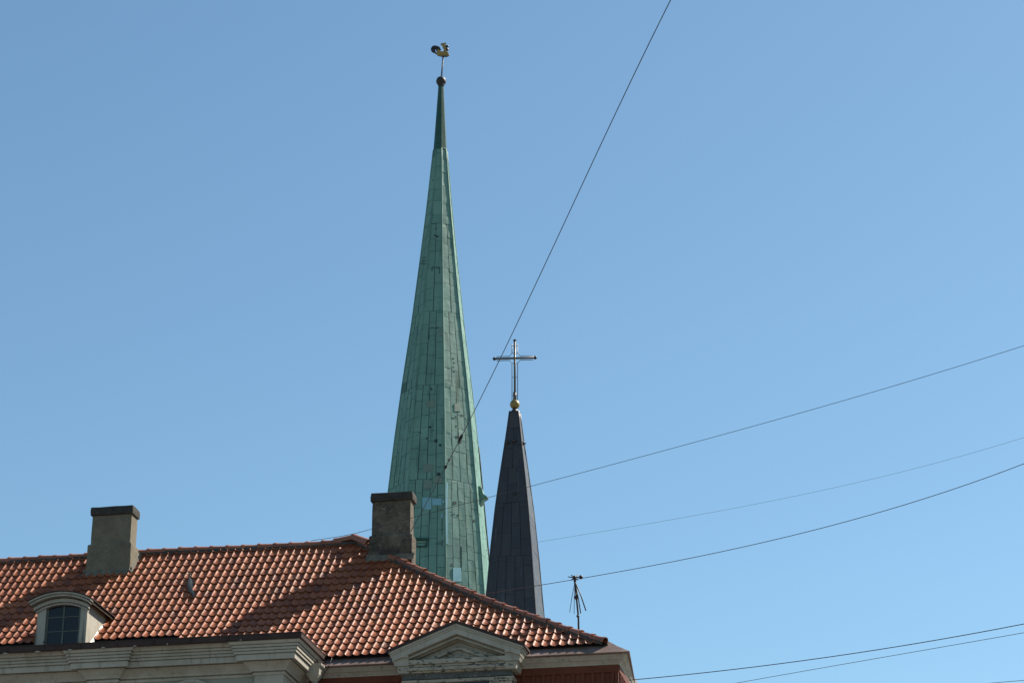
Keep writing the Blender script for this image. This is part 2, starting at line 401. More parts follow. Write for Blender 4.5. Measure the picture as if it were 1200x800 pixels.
# chimneys ----------------------------------------------------------
def chimney(x0t, x1t, ytop, xm0, xm1, ystep, xb0, xb1, T, depth, mats, capd, seed):
    """photo columns at the top, above the step, and of the foot, in plane T"""
    zt = at_t((x0t + x1t) / 2, ytop, T)[1]; zs = at_t((xm0 + xm1) / 2, ystep, T)[1]
    capb = at_t((x0t + x1t) / 2, ytop + capd, T)[1]
    st0 = at_t(x0t, ytop, T - .05)[0]; st1 = at_t(x1t, ytop, T - .05)[0]
    a0 = at_t(xm0, ystep - 20, T)[0]; a1 = at_t(xm1, ystep - 20, T)[0]
    b0 = at_t(xb0, ystep + 12, T - .04)[0]; b1 = at_t(xb1, ystep + 12, T - .04)[0]
    m = MB()
    def ring(s0, s1, t0, t1, z, j=.006, n=5):
        pts = []; cs = [(s0, t0), (s1, t0), (s1, t1), (s0, t1)]
        for q in range(4):
            p, p2 = cs[q], cs[(q + 1) % 4]
            for k in range(n):
                f = k / n; s = p[0] + (p2[0] - p[0]) * f; t = p[1] + (p2[1] - p[1]) * f
                P = Vector((s * 3, t * 3, z * 3 + seed))
                pts.append(W(s + j * noise.noise(P), t + j * noise.noise(P + Vector((5, 5, 5))), z + j * noise.noise(P + Vector((9, 1, 3)))))
        return pts
    zb = min(prof(T) - .5, zs - .6)
    t0, t1 = T, T + depth
    lv = [ring(b0 - .02, b1 + .02, t0 - .065, t1 + .03, zb + (zs - .03 - zb) * k / 5, .012) for k in range(6)]
    lv += [ring(b0 - .0, b1 + .0, t0 - .055, t1 + .03, zs, .012)]
    lv += [ring(a0, a1, t0, t1, zs + .006, .008)]
    lv += [ring(a0, a1, t0, t1, zs + (capb + .02 - zs) * k / 4, .01) for k in range(1, 5)]
    ids = m.grid(lv, 0, smooth=False, close=True); m.face(ids[-1])
    ch = m.build('chimney', mats[0], house, bevel=.008)
    c = MB()
    lv = [ring(st0, st1, t0 - .05, t1 + .05, capb, .01), ring(st0 - .005, st1 + .005, t0 - .055, t1 + .055, (capb + zt) / 2, .014),
          ring(st0 + .01, st1 - .01, t0 - .045, t1 + .045, zt, .02)]
    ids = c.grid(lv, 0, smooth=False, close=True); c.face(ids[-1]); c.face(ids[0][::-1])
    c.build('chimney_cap', mats[1], ch, bevel=.012)
    k = MB()                        # cement fillet at the foot
    rr = random.Random(seed); lo = []; up = []
    n = 26
    for i in range(n + 1):
        s = b0 - .08 + (b1 - b0 + .16) * i / n
        dd = .09 + .05 * noise.noise(Vector((s * 4, seed, 0)))
        tf = t0 - .045
        up.append(W(s if 0 < i < n else s, tf + .0, prof(tf) + .17 + .05 * noise.noise(Vector((s * 5, seed, 4)))))
        lo.append(W(s, tf - dd, prof(tf - dd) + .05))
    k.grid([lo, up], 0, smooth=True)
    for (sx, sg) in ((b0 - .02, -1),) if seed == 3 else ((b1 + .02, 1), (b0 - .02, -1)):
        lo = []; up = []
        for i in range(13):
            t = t0 - .12 + (RD + .1 - t0) * i / 12
            up.append(W(sx, t, prof(t) + .16 + .04 * noise.noise(Vector((t * 5, seed, 4)))))
            lo.append(W(sx + sg * (.08 + .03 * noise.noise(Vector((t * 6, seed, 9)))), t, prof(t) + .05))
        k.grid([lo, up], 0, smooth=True)
    k.build('cement_fillet', M['lime'], ch, normals=False)
    return ch
chimney(434, 483.5, 577, 436, 481, 627, 433.5, 482, C2T, .36, (M['soot'], M['sootcap']), 9.5, 3)
ch1 = chimney(106.5, 156, 593.5, 107.5, 153.5, 637, 103, 152.5, C1T, .46, (M['soot2'], M['sootcap']), 9.5, 14)

# mitred moulding sweep ---------------------------------------------
def offset_path(path, out, ends=(None, None)):
    res = []; n = len(path)
    for i, (s, t) in enumerate(path):
        def nrm(a_, b_):
            dx, dy = b_[0] - a_[0], b_[1] - a_[1]; l = hypot(dx, dy); return (dy / l, -dx / l)
        n1 = nrm(path[i - 1], path[i]) if i > 0 else None
        n2 = nrm(path[i], path[i + 1]) if i < n - 1 else None
        if n1 is None: nn = n2; k = 1
        elif n2 is None: nn = n1; k = 1
        else:
            bx, by = n1[0] + n2[0], n1[1] + n2[1]; l2 = bx * bx + by * by; nn = (bx / l2 * 2, by / l2 * 2); k = 1
        res.append((s + nn[0] * out * k, t + nn[1] * out * k))
    return res
def sweep(mb, path, profile, mat=0):
    """path left to right in plan with the outside at smaller t; profile [(out, z)]"""
    for (o0, z0), (o1, z1) in zip(profile, profile[1:]):
        a = offset_path(path, o0); b = offset_path(path, o1)
        for i in range(len(path) - 1):
            mb.poly([W(*a[i], z0), W(*a[i + 1], z0), W(*b[i + 1], z1), W(*b[i], z1)], mat, .5)

# ---- projecting bay on the left ------------------------------------
TW = -1.43                         # wall face of the bay
BX1 = at_t(332, 790, TW - .12)[0]; BX0 = at_t(298.5, 790, TW - .12)[0]
AX1 = at_t(137.5, 795, TW - .12)[0]; AX0 = at_t(105, 797, TW - .12)[0]
CO = .45
def zt_(x, y, t): return at_t(x, y, t)[1]
xr = 315
def lev(y, out): return (out, zt_(xr, y, TW - .12 - out))
prof_c = [(-.05, zt_(xr, 790.5, TW - .12)), lev(790, .03), lev(787, .045), lev(786.6, .012), lev(785.4, .012), lev(785.2, .08), lev(783, .09), lev(780, .13), lev(776, .19), lev(773.4, .235), lev(773, .20),
          lev(772.2, .20), (.34, zt_(xr, 771.8, TW - .12 - .34)), lev(771.4, .345), lev(765.4, .35), lev(765.2, .325), lev(764.2, .325), lev(764.1, .385), lev(761.6, .39), lev(761.4, .365), lev(760.6, .365),
          lev(760.4, .41), lev(758, .415), lev(757.8, .385), lev(756.8, .385), lev(756.6, .43), lev(754.2, .44), lev(753.9, .415), lev(753.3, .415), lev(753, .46), lev(751, .48), lev(749, .50), lev(747.5, .51)]
ztop = prof_c[-1][1]
prof_c += [(.2, ztop + .03), (-.3, ztop + .03)]
bay = MB()
e = CO
bay_path = [(SL, TW), (AX0, TW), (AX0, TW - .12), (AX1, TW - .12), (AX1, TW), (BX0, TW), (BX0, TW - .12), (BX1, TW - .12), (BX1, 0.05)]
sweep(bay, bay_path, prof_c)
bay.build('bay_cornice', M['cream'], house, normals=False, bevel=.004)
ZB = prof_c[0][1]
wl = MB()
wl.box(SL, BX1 - .06, TW, 2 * RD - .1, 0, ZB + .3)
wl.build('bay_wall', M['wall'], house)
for (p0, p1) in ((AX0, AX1), (BX0, BX1)):
    pl = MB(); pl.box(p0, p1, TW - .12, TW + (.02 if p1 != BX1 else 1.5), 0, ZB + .02)
    pl.build('pilaster', M['cream'], house, bevel=.006)
# window arches just below the frieze, one between the pilasters and one further left
def arch_window(xc, xw, ytop):
    sc_, zc = at_t(xc, ytop, TW - .05); hw = .0196 * xw * 0.5 * 1.02
    m = MB(); r = hw * 1.25; zc0 = zc - r
    half = math.asin(min(1, hw / r)); outer = []; inner = []
    N_ = 16
    for (rad_, dep) in ((r, .07), (r - .07, .045), (r - .14, .02)):
        pts = [(sc_ + sin(-half + 2 * half * k / N_) * rad_, zc0 + cos(-half + 2 * half * k / N_) * rad_) for k in range(N_ + 1)]
        pts2 = [(sc_ + sin(-half + 2 * half * k / N_) * (rad_ - .07), zc0 + cos(-half + 2 * half * k / N_) * (rad_ - .07)) for k in range(N_ + 1)]
        for k in range(N_):
            q = [pts[k], pts[k + 1], pts2[k + 1], pts2[k]]
            m.hexa([W(s_, TW - dep, z_) for s_, z_ in q] + [W(s_, TW + .02, z_) for s_, z_ in q])
    zs_ = zc0 + cos(half) * r
    for sg in (-1, 1):
        x_ = sc_ + sg * hw
        a_, b_ = sorted((x_, x_ - sg * .16)); m.box(a_, b_, TW - .06, TW + .02, zs_ - 2.6, zs_ - .0)
    arc = m.build('window_surround', M['cream'], house)
    gp = MB(); pts = [(sc_ + sin(-half + 2 * half * k / N_) * (r - .2), zc0 + cos(-half + 2 * half * k / N_) * (r - .2)) for k in range(N_ + 1)]
    pts += [(sc_ + hw - .15, zs_ - 2.6), (sc_ - hw + .15, zs_ - 2.6)]
    gp.prism([W(s_, TW - .008, z_) for s_, z_ in pts], V * .01)
    gp.build('pane', M['glass'], arc)
arch_window(224, 62, 795.5)
arch_window(18, 62, 797.5)
# gutter and metal top of the bay
GT = TW - .12 - .53
gt = MB()
gz1 = zt_(300, 742.2, GT); gz0 = zt_(300, 749.4, GT)
gxr = BX1 + .52
gpath = [(SL, GT + .53), (BX1, GT + .53), (BX1, .1)]
def drop(s): return 0
gprof = [(.46, gz0 + .0), (.52, gz0 - .004), (.535, gz0 + .02), (.54, gz1 - .02), (.55, gz1 - .015), (.55, gz1), (.53, gz1), (.50, gz1 - .03)]
sweep(gt, gpath, gprof)
rr = random.Random(5)
s = SL + .4
while s < BX1 + .3:
    gt.box(s, s + .028, GT - .012 - .02, GT + .02, gz0 + .0, gz1 + .004); s += .86
gt.build('gutter', M['darkmetal'], house, normals=False)
tp = MB()                          # sheet-metal top between gutter and tiles
a = offset_path(gpath, .50)
tp.poly([W(SL, a[0][1], gz1 - .03), W(a[1][0], a[1][1], gz1 - .03), W(a[1][0], -.02, gz1 - .03 + .02), W(SL, .02, 15.72)])
tp.poly([W(SL, .02, 15.72), W(STEP_S, .02, 15.72), W(STEP_S, 1.0, prof(1.0) - .015), W(SL, 1.0, prof(1.0) - .015)])
tp.build('bay_roof_sheet', M['darkmetal'], house, normals=False)
# pale bits along the gutter edge, small lit dots put into their colour
for (x, y, w_) in ((44, 763.3, 7), (82, 761.2, 5), (121, 758.7, 5), (158, 756.8, 4), (196, 754.4, 2), (6, 765.5, 7), (282, 749.6, 2)):
    s, z = at_t(x, y, GT - .03); hw = w_ * .0098
    bits = MB(); bits.tube([W(s - hw, GT - .02, z), W(s - hw * .3, GT - .035, z + .012), W(s + hw, GT - .02, z + .004)], [.008, .018, .008], 6)
    bits.build('gutter_lit_bit', M['cream'], house)

# ---- red wing on the right ------------------------------------------
WX1 = at_t(724.5, 779, -.0)[0]     # wall corner
xr2 = 660
def lw(y, t): return (-t, zt_(xr2, y, t))
wp = [(-.02, zt_(xr2, 781.5, 0)), lw(780.8, -.03), lw(779.6, -.035), lw(775.5, -.10), lw(774.6, -.13), lw(772.0, -.17), lw(771, -.19), lw(768.2, -.24), lw(767.5, -.255)]
ZF = wp[-1][1]
cw = MB(); D2 = 2 * RD
xs0 = BX1 - .05
def loft_side(mb, profile, mat=0, taper=True):
    # front run plus a return along the side whose overhang dies away towards the back, as in the photo
    for (o0, z0), (o1, z1) in zip(profile, profile[1:]):
        mb.poly([W(xs0, -o0, z0), W(WX1 + o0, -o0, z0), W(WX1 + o1, -o1, z1), W(xs0, -o1, z1)], mat)
        f = lambda o: o
        st = [(-1, 1.0), (2.6, .1), (D2, .1)]
        for (ta, ka), (tb, kb) in zip(st, st[1:]):
            q = []
            ta0 = -o0 if ta < 0 else ta; ta1 = -o1 if ta < 0 else ta
            g2 = lambda o, k: o * k if o > 0 else o
            mb.poly([W(WX1 + g2(o0, ka), ta0, z0), W(WX1 + g2(o0, kb), tb, z0), W(WX1 + g2(o1, kb), tb, z1), W(WX1 + g2(o1, ka), ta1, z1)], mat)
loft_side(cw, wp)
cw.build('wing_cornice', M['cream'], house, normals=False)
fl = MB()
fprof = [(.25, ZF - .02), (.30, ZF - .004), (.305, ZF + .012), (-.04, 15.60), (-.25, 15.68)]
fprof[3] = (-.03, prof(0) - .055); fprof[4] = (-.3, prof(.25) - .04)
loft_side(fl, fprof)
fl.build('eaves_flashing', M['brownmetal'], house, normals=False)
rw = MB()
ZR = wp[0][1]
rw.box(BX1 - .3, WX1 - .02, .02, D2 - .1, 0, ZR + .1)
rw.build('wing_wall', M['redwood'], house)
bt = MB()
zbt = zt_(660, 789.5, -.02)
bt.box(BX1 - .1, WX1 + .012, -.028, .03, zbt, ZR + .02)
bt.box(WX1 - .03, WX1 + .028, .02, D2, zbt, ZR + .02)
sx = at_t(718, 795, -.02)[0]; k = 0
while sx - k * .2235 > BX1 + .1:
    s = sx - k * .2235; bt.box(s - .036, s + .036, -.018, .03, 3.0, zbt + .004); k += 1
bt.box(WX1 - .075, WX1 + .006, -.03, .05, 3.0, zbt - .002)
for k in range(30):
    t = .25 + k * .3; bt.box(WX1 - .03, WX1 + .02, t, t + .07, 3.0, zbt + .004)
bt.build('board_battens', M['redwood'], house, bevel=.005)

# hopper head and downpipe
HPT = -.62
hs0, hz1 = at_t(357.5, 777, HPT); hs1 = at_t(376, 777, HPT)[0]
z2 = zt_(366, 780.5, HPT); z3 = zt_(366, 789, HPT); z4 = zt_(366, 795, HPT)
pc = (at_t(363.5, 797, HPT + .05)[0] + at_t(370.5, 797, HPT + .05)[0]) / 2
hpm = MB()
hdep = .30
def rect(s0, s1, t0, t1, z): return [W(s0, t0, z), W(s1, t0, z), W(s1, t1, z), W(s0, t1, z)]
lv = [rect(pc - .075, pc + .075, HPT + .09, HPT + .23, z4 - .02), rect(pc - .075, pc + .075, HPT + .09, HPT + .23, z4),
      rect(hs0 + .03, hs1 - .045, HPT + .015, HPT + hdep - .015, z3), rect(hs0 + .02, hs1 - .035, HPT + .01, HPT + hdep - .01, z2 - .02),
      rect(hs0 + .005, hs1 - .01, HPT, HPT + hdep, z2 + .01), rect(hs0 - .012, hs1 + .012, HPT - .015, HPT + hdep + .015, z2 + .025),
      rect(hs0 - .015, hs1 + .015, HPT - .02, HPT + hdep + .02, hz1), rect(hs0 + .01, hs1 - .01, HPT + .01, HPT + hdep - .01, hz1 - .02)]
ids = hpm.grid(lv, 0, smooth=False, close=True); hpm.face(ids[0][::-1]); hpm.face(ids[-1])
hopper = hpm.build('hopper_head', M['cream'], house, bevel=.005)
dp = MB(); dp.tube([W(pc, HPT + .16, z4 - .01), W(pc, HPT + .16, 8), W(pc, HPT + .16, .3)], .068, 12)
for z in (z4 - .5, 12, 9, 6, 3): dp.tube([W(pc, HPT + .16, z), W(pc, HPT + .16, z + .05)], .08, 12); dp.box(pc - .02, pc + .02, HPT + .2, .05, z, z + .04)
dp.build('downpipe', M['cream'], hopper)
# dark outlet trough from the bay gutter into the hopper
ou = MB()
ou.hexa([W(hs0 + .02, HPT + .03, hz1 - .01), W(hs1 - .1, HPT + .03, hz1 - .01), W(hs1 - .1, .0, hz1 + .03), W(hs0 + .02, .0, hz1 + .03),
         W(hs0 + .05, HPT + .1, hz1 + .1), W(hs1 - .02, HPT + .1, hz1 + .04), W(hs1 - .02, .06, hz1 + .2), W(hs0 + .05, .06, hz1 + .2)])
ou.build('gutter_outlet', M['darkmetal'], house)
cb = MB()                           # thin lightning wire sloping across the cornice by the hopper
cb.tube([PT(389, 770, -.3), PT(384, 783, -.3), PT(378, 792, -.28), PT(376, 800, -.26)], .009, 6)
cb.build('lightning_wire', M['black'], house)

# ---- pedimented gable in the wing wall -----------------------------
GP = -.78                           # outermost plane of its raking cornice
GW = -.42                           # its wall face
def q(x, y, t): return at_t(x, y, t)
pk = q(533, 728.0, GP); lt = q(457, 760.0, GP); rt = q(611.5, 755.0, GP)
# make it regular: centre and half width
pcx = pk[0]; hwid = (rt[0] - lt[0]) / 2; pcx = (rt[0] + lt[0]) / 2; zlo = (rt[1] + lt[1]) / 2; zpk = pk[1]
sl_ = (zpk - zlo) / hwid
def rake(mb, off0, off1, t0, t1, w0, mat=0, lowcut=0.0, endcut=0.0):
    """band between two offsets below the pediment line, from plane t0 back to t1; w0 = half width where it stops"""
    for sg in (-1, 1):
        a_ = [(0, zpk - off0), (sg * w0, zpk - off0 - sl_ * w0), (sg * w0, zpk - off1 - sl_ * w0), (0, zpk - off1)]
        c = [W(pcx + s_, t0, z_) for s_, z_ in a_] + [W(pcx + s_, t1, z_) for s_, z_ in a_]
        mb.hexa(c, mat)
ped = MB()
back = 2.0
zc_ = at_t(530, 771.8, GP + .1)[1]   # top of the horizontal board
PXC = .0196
body = MB()                          # core of the gable
body_hw = (q(600, 790, GW)[0] - q(472, 790, GW)[0]) / 2; bcx = (q(600, 790, GW)[0] + q(472, 790, GW)[0]) / 2
body.prism([W(bcx - body_hw, GW, 3), W(bcx + body_hw, GW, 3), W(bcx + body_hw, GW, zc_ - .12), W(pcx + hwid - .1, GW, zlo - .14), W(pcx, GW, zpk - .12),
            W(pcx - hwid + .1, GW, zlo - .14), W(bcx - body_hw, GW, zc_ - .12)], V * back)
gable = body.build('pediment_gable', M['cream'], house)
rake(ped, .035, .085, GP, GW + back, hwid + .03)
rake(ped, .085, .13, GP + .03, GW + back, hwid - .01)
rake(ped, .13, .26, GP + .05, GW + back, hwid - .04)
rake(ped, .262, .30, GP + .17, GW + .3, hwid - .12, 1)
rake(ped, .30, .345, GP + .13, GW + .3, hwid - .14, 1)
rake(ped, .345, .375, GP + .25, GW + .3, hwid - .22, 1)
ped.build('raking_cornice', [M['cream'], M['flaky']], gable, bevel=.004)
for sg in (-1, 1):                   # return of the gable cornice along its flanks
    rc = MB()
    for (zA, zB, oA, oB) in ((.02, .16, .02, .0), (.16, .34, -.01, -.09), (.34, .50, -.13, -.17)):
        sA = pcx + sg * (hwid + oA); sB = pcx + sg * (hwid + oB); si = pcx + sg * (hwid - .4)
        q8 = [(sB, zlo - zB), (si, zlo - zB), (si, zlo - zA), (sA, zlo - zA)]
        t0_ = GP + .06 + (.0 - oB) * .6
        rc.hexa([W(a_, t0_, z_) for a_, z_ in q8] + [W(a_, GW + back, z_) for a_, z_ in q8])
    rc.build('cornice_return', M['cream'], gable, bevel=.004)
pf = MB(); rake(pf, -.03, .035, GP - .03, GW + back, hwid + .07)
pf.build('pediment_flashing', M['darkmetal'], gable)
# inner small triangle
it = MB()
ipk = q(534, 756.5, GW - .1)[1]; ih = .0196 * 38; il = q(534, 770.5, GW - .1)[1]
for sg in (-1, 1):
    a_ = [(0, ipk), (sg * ih, il), (sg * (ih - .22), il), (0, ipk - .075)]
    it.hexa([W(pcx + s_, GW - .1, z_) for s_, z_ in a_] + [W(pcx + s_, GW + .02, z_) for s_, z_ in a_])
it.prism([W(pcx - ih + .1, GW - .03, il), W(pcx + ih - .1, GW - .03, il), W(pcx, GW - .03, ipk - .05)], V * .05)
it.build('tympanum_moulding', M['peel'], gable, bevel=.003)
# stepped horizontal cornice below
hc = MB(); xg = 534
def lg(y, t): return zt_(xg, y, t)
def hband(mb, y0, y1, t, hwd, mat=0, dep=1.1):
    mb.box(bcx - hwd, bcx + hwd, t, GW + dep, lg(y1, t), lg(y0, t), mat)
hband(hc, 770.2, 775.6, GP + .12, body_hw + .10)
hband(hc, 776.5, 779.2, GP + .17, body_hw + .055)
hband(hc, 779.6, 783.0, GP + .13 + .02, body_hw + .075)
hband(hc, 783.4, 785.8, GP + .21, body_hw + .045)
hc.build('gable_cornice', M['peel'], gable, bevel=.004)
hk = MB(); hband(hk, 769.9, 786.0, GP + .25, body_hw + .02, 0, .4); hk.build('cornice_groove_shade', M['bare'], gable)  # dark layer behind the bands, shade of their grooves put into colour
fz = MB(); hband(fz, 786.0, 793.2, GW - .06, body_hw - .0, 0, .5)
fz.build('frieze_board', M['bare'], gable, bevel=.003)
for (xa, xb) in ((470.5, 489), (583, 602)):
    cp = MB(); s0 = q(xa, 797, GW - .1)[0]; s1 = q(xb, 797, GW - .1)[0]
    cp.box(s0, s1, GW - .12, GW + .3, lg(796.5, GW - .12), lg(794.2, GW - .12))
    cp.box(s0 + .025, s1 - .025, GW - .095, GW + .3, lg(799, GW - .1), lg(796.7, GW - .1))
    cp.box(s0 + .05, s1 - .05, GW - .07, GW + .3, 13.2, lg(799.2, GW - .1))
    cp.build('gable_pilaster', M['peel'], gable, bevel=.004)
wf = MB()
s0 = q(492, 797, GW)[0]; s1 = q(580, 797, GW)[0]
wf.box(s0, s1, GW - .05, GW + .1, lg(798.6, GW), lg(795.4, GW))
wf.box(s0, s0 + .12, GW - .05, GW + .1, 13.4, lg(798.7, GW)); wf.box(s1 - .12, s1, GW - .05, GW + .1, 13.4, lg(798.7, GW))
wf.build('window_frame', M['peel'], gable)
wg = MB(); wg.box(s0 + .12, s1 - .12, GW - .02, GW + .05, 13.4, lg(799.4, GW)); wg.build('pane', M['glass'], gable)

# ---- arched roof dormer on the left -----------------------------------
dc = (ds0 + ds1) / 2; dh = (ds1 - ds0) / 2
zsp = zt_(70, 706.5, DT)            # spring of the curved head at the posts' outside
zcr = zt_(72, 692.0, DT - .15)      # crown of the arch cornice
zbot = 15.9
def arc_pts(hw, rise, z0, n=18):
    r = (hw * hw + rise * rise) / (2 * rise); half = math.asin(hw / r)
    return [(dc + sin(-half + 2 * half * k / n) * r, z0 - (r - rise) + cos(-half + 2 * half * k / n) * r) for k in range(n + 1)]
dm = MB()
ar = arc_pts(dh, .14, zsp)
pw = .19; pwr = .17
front = [(ds0, zbot), (ds0 + pw, zbot)]
inn = [(s_, z_) for s_, z_ in arc_pts(dh - .18, .10, zsp - .02)]
# posts + head as a ring, side cheeks as slabs
for (a_, b_) in ((ds0, ds0 + .21), (ds1 - .15, ds1)):
    dm.box(a_, b_, DT, DT + .12, zbot, zsp + .02)
for k in range(len(ar) - 1):
    a1, a2 = ar[k], ar[k + 1]; f = lambda p: (p[0], min(p[1], zsp + .0 + .11 * (1 - ((p[0] - dc) / dh) ** 2)))
    b1, b2 = f(a1), f(a2)
    dm.hexa([W(p[0], DT, p[1]) for p in (a1, a2, b2, b1)] + [W(p[0], DT + .12, p[1]) for p in (a1, a2, b2, b1)])
dtop = zsp + .03
def t_at_z(z):
    t = 0
    while prof(t) < z and t < RD: t += .01
    return t
tb = t_at_z(dtop) + .15
for (sx, th) in ((ds0, .05), (ds1 - .05, .05)):
    m_ = [(DT + .05, zbot), (t_at_z(zbot) + .3, zbot), (tb, dtop), (DT + .05, dtop)]
    dm.prism([W(sx, t_, z_) for t_, z_ in m_], U * th)
# raised panel edging on the lit cheek
dm.box(ds1 - .002, ds1 + .02, DT, DT + .10, zbot, dtop - .02)
dorm = dm.build('dormer', M['cream'], house, bevel=.004)
dr = MB()
def shell(hw, rise, z0, th, t0, t1):
    o_ = arc_pts(hw, rise, z0); i_ = [(s_, z_ - th) for s_, z_ in o_]
    for k in range(len(o_) - 1):
        c = [o_[k], o_[k + 1], i_[k + 1], i_[k]]
        dr.hexa([W(s_, t0, z_) for s_, z_ in c] + [W(s_, t1, z_) for s_, z_ in c])
H_ = zcr - (zsp + .02)
eh = dh + .16
zb_ = zcr - .21
tbk = t_at_z(zcr) + .3
shell(eh, .20, zb_ - .03, .045, DT - .24, DT - .02)
shell(eh - .035, .20, zb_ - .078, .05, DT - .20, DT - .02)
shell(eh - .045, .195, zb_ - .09, .035, DT - .16, DT + .0)
shell(eh - .09, .185, zb_ - .14, .085, DT - .09, DT + .02)
shell(eh - .13, .18, zb_ - .225, .05, DT - .04, DT + .1)
dr.build('dormer_cornice', M['cream'], dorm, bevel=.004)
dt_ = MB(); o_ = arc_pts(eh + .02, .205, zb_ - .012)
i2 = [(s_, z_ - .018) for s_, z_ in o_]; i3 = [(s_, z_ - .085) for s_, z_ in o_]
for k in range(len(o_) - 1):
    c = [o_[k], o_[k + 1], i2[k + 1], i2[k]]
    dt_.hexa([W(s_, DT - .262, z_) for s_, z_ in c] + [W(s_, tbk, z_) for s_, z_ in c])
    c = [i2[k], i2[k + 1], i3[k + 1], i3[k]]
    dt_.hexa([W(dc + (s_ - dc) * .95, DT - .03, z_) for s_, z_ in c] + [W(dc + (s_ - dc) * .95, tbk, z_) for s_, z_ in c], 1)
dt_.build('dormer_roof', [M['darkmetal'], M['brownwood']], dorm)
# sash
ws0 = ds0 + .22; ws1 = ds1 - .16; wm = (ws0 + ws1) / 2; wt = zsp + .035; ft = DT + .045
sf = MB()
for (a_, b_) in ((ws0, ws0 + .045), (wm - .02, wm + .02), (ws1 - .045, ws1)): sf.box(a_, b_, ft, ft + .04, zbot, wt + (.06 if a_ != ws0 and b_ != ws1 else .03))
zsill = zt_(70, 756, DT)
for f in (0, .335, .66): z = zsill + (wt - zsill) * f; sf.box(ws0 + .045, ws1 - .045, ft + .006, ft + .035, z - .012, z + .016)
hd = [(ws0 + (ws1 - ws0) * k / 12, wt + .0 + .075 * (1 - ((k - 6) / 6) ** 2)) for k in range(13)]
for k in range(12):
    c = [hd[k], hd[k + 1], (hd[k + 1][0], hd[k + 1][1] - .05), (hd[k][0], hd[k][1] - .05)]
    sf.hexa([W(s_, ft - .002, z_) for s_, z_ in c] + [W(s_, ft + .042, z_) for s_, z_ in c])
for z in (zsill + .12, wt - .12): sf.box(ws0 - .03, ws0 + .02, ft - .06, ft, z - .02, z + .02)
sf.build('window_frame', M['frame'], dorm, bevel=.003)
gl = MB(); gl.box(ws0 + .02, ws1 - .02, ft + .02, ft + .026, zbot, wt + .06); gl.build('pane', M['glass'], dorm)
# dark valley flashing where the dormer meets the tiles
vf = MB()
vf.hexa([W(ds1 + .005, DT + .2, prof(DT + .2) - .02), W(ds1 + .05, DT + .2, prof(DT + .2) - .02), W(ds1 + .05, tb, prof(tb) - .02), W(ds1 + .005, tb, prof(tb) - .02),
         W(ds1 + .005, DT + .2, prof(DT + .2) + .09), W(ds1 + .02, DT + .2, prof(DT + .2) + .06), W(ds1 + .02, tb, prof(tb) + .06), W(ds1 + .005, tb, prof(tb) + .09)])
vf.build('valley_flashing', M['zinc'], dorm)

# bent metal strip standing up out of the tiles
st = MB(); rws = []
a_ = on_roof(223.5, 677); b_ = on_roof(228.5, 703)
N_ = 10
for k in range(N_ + 1):
    f = k / N_; s = a_[0] + (b_[0] - a_[0]) * f - .07 * sin(pi * f); t = a_[1] + (b_[1] - a_[1]) * f; h = .045 + .03 * sin(pi * f)
    wd = .020 + .066 * sin(pi * min(1, f * 1.08)) ** .8
    P = F_front(s, 0, 0); base = W(s, t, prof(t) + h)
    rws.append([base - U * wd + V * .02, base - U * wd * .2 - V * .05 + Vector((0, 0, .02)), base + U * wd * .8 + V * .01, base + U * wd])
st.grid(rws, 0); 
st.tube([rws[0][1], rws[0][1] + Vector((0, 0, .05)) - U * .02], .012, 6)
st.tube([rws[0][1] + Vector((0, 0, .03)) - U * .22, rws[0][1] + Vector((0, 0, .03)), rws[0][1] + Vector((0, 0, .03)) + U * .05], .007, 6)
st.tube([rws[0][1], W(a_[0], a_[1], prof(a_[1]) - .03)], .012, 6)
st.tube([rws[-1][2], W(b_[0], b_[1], prof(b_[1]) - .03)], .012, 6)
st.build('bent_flashing_strip', M['zinc'], house, normals=False)

# ================================================================== AERIAL
ant = MB()
at_ = 1.5
s_m, zz = at_t(678.2, 733, at_)
zroof = prof(-s_m / KH) if s_m < 0 else prof(0)
aerial = empty('tv_aerial', W(s_m, at_, zroof))
tag(aerial, 'thin spiky aerial with drooping rods standing on the hip roof', 'aerial')
top = PT(673.5, 680, at_)
ant.tube([W(s_m, at_, zroof - .05), PT(677.8, 722, at_), PT(675.5, 699, at_), top], .022, 8)
ant.tube([PT(676.5, 701, at_ - .05), PT(674.2, 698, at_ - .05)], .05, 6)
ant.tube([PT(677.3, 722.5, at_), PT(677.1, 720.5, at_)], .035, 6)
ant.build('mast', M['black'], aerial)
hub = MB(); hub.tube([PT(673.8, 681, at_), PT(673.3, 675, at_)], [.03, .035], 8)
hub.sphere(PT(673.3, 676.3, at_), .05, 10, 6)
hub.build('hub', M['black'], aerial)
for (x, y, dt2, r) in ((665.5, 675.4, .0, .022), (669.3, 673.2, .1, .02), (677.5, 673.0, .1, .022), (681.5, 675.8, 0, .024), (669.5, 679, -.1, .022), (677, 679.2, -.1, .022)):
    sp = MB(); sp.tube([PT(673.3, 676.3, at_), PT(x, y, at_ + dt2)], [r * .75, r * .45], 6)
    if x > 681: sp.sphere(PT(680.8, 675.8, at_), .05, 8, 6)
    sp.build('spike', M['black'], aerial)
for (x, y, dt2, r) in ((667.6, 717, .25, .007), (672.8, 718.5, .3, .007), (680.4, 718, -.15, .013), (686.6, 715, -.05, .014)):
    rd = MB(); rd.tube([PT(673.8, 681, at_), PT((673.8 + x) / 2 + (.4 if x > 676 else -.3), (681 + y) / 2 - 1, at_ + dt2 / 2), PT(x, y, at_ + dt2)], r, 6)
    rd.build('rod', M['black'], aerial)

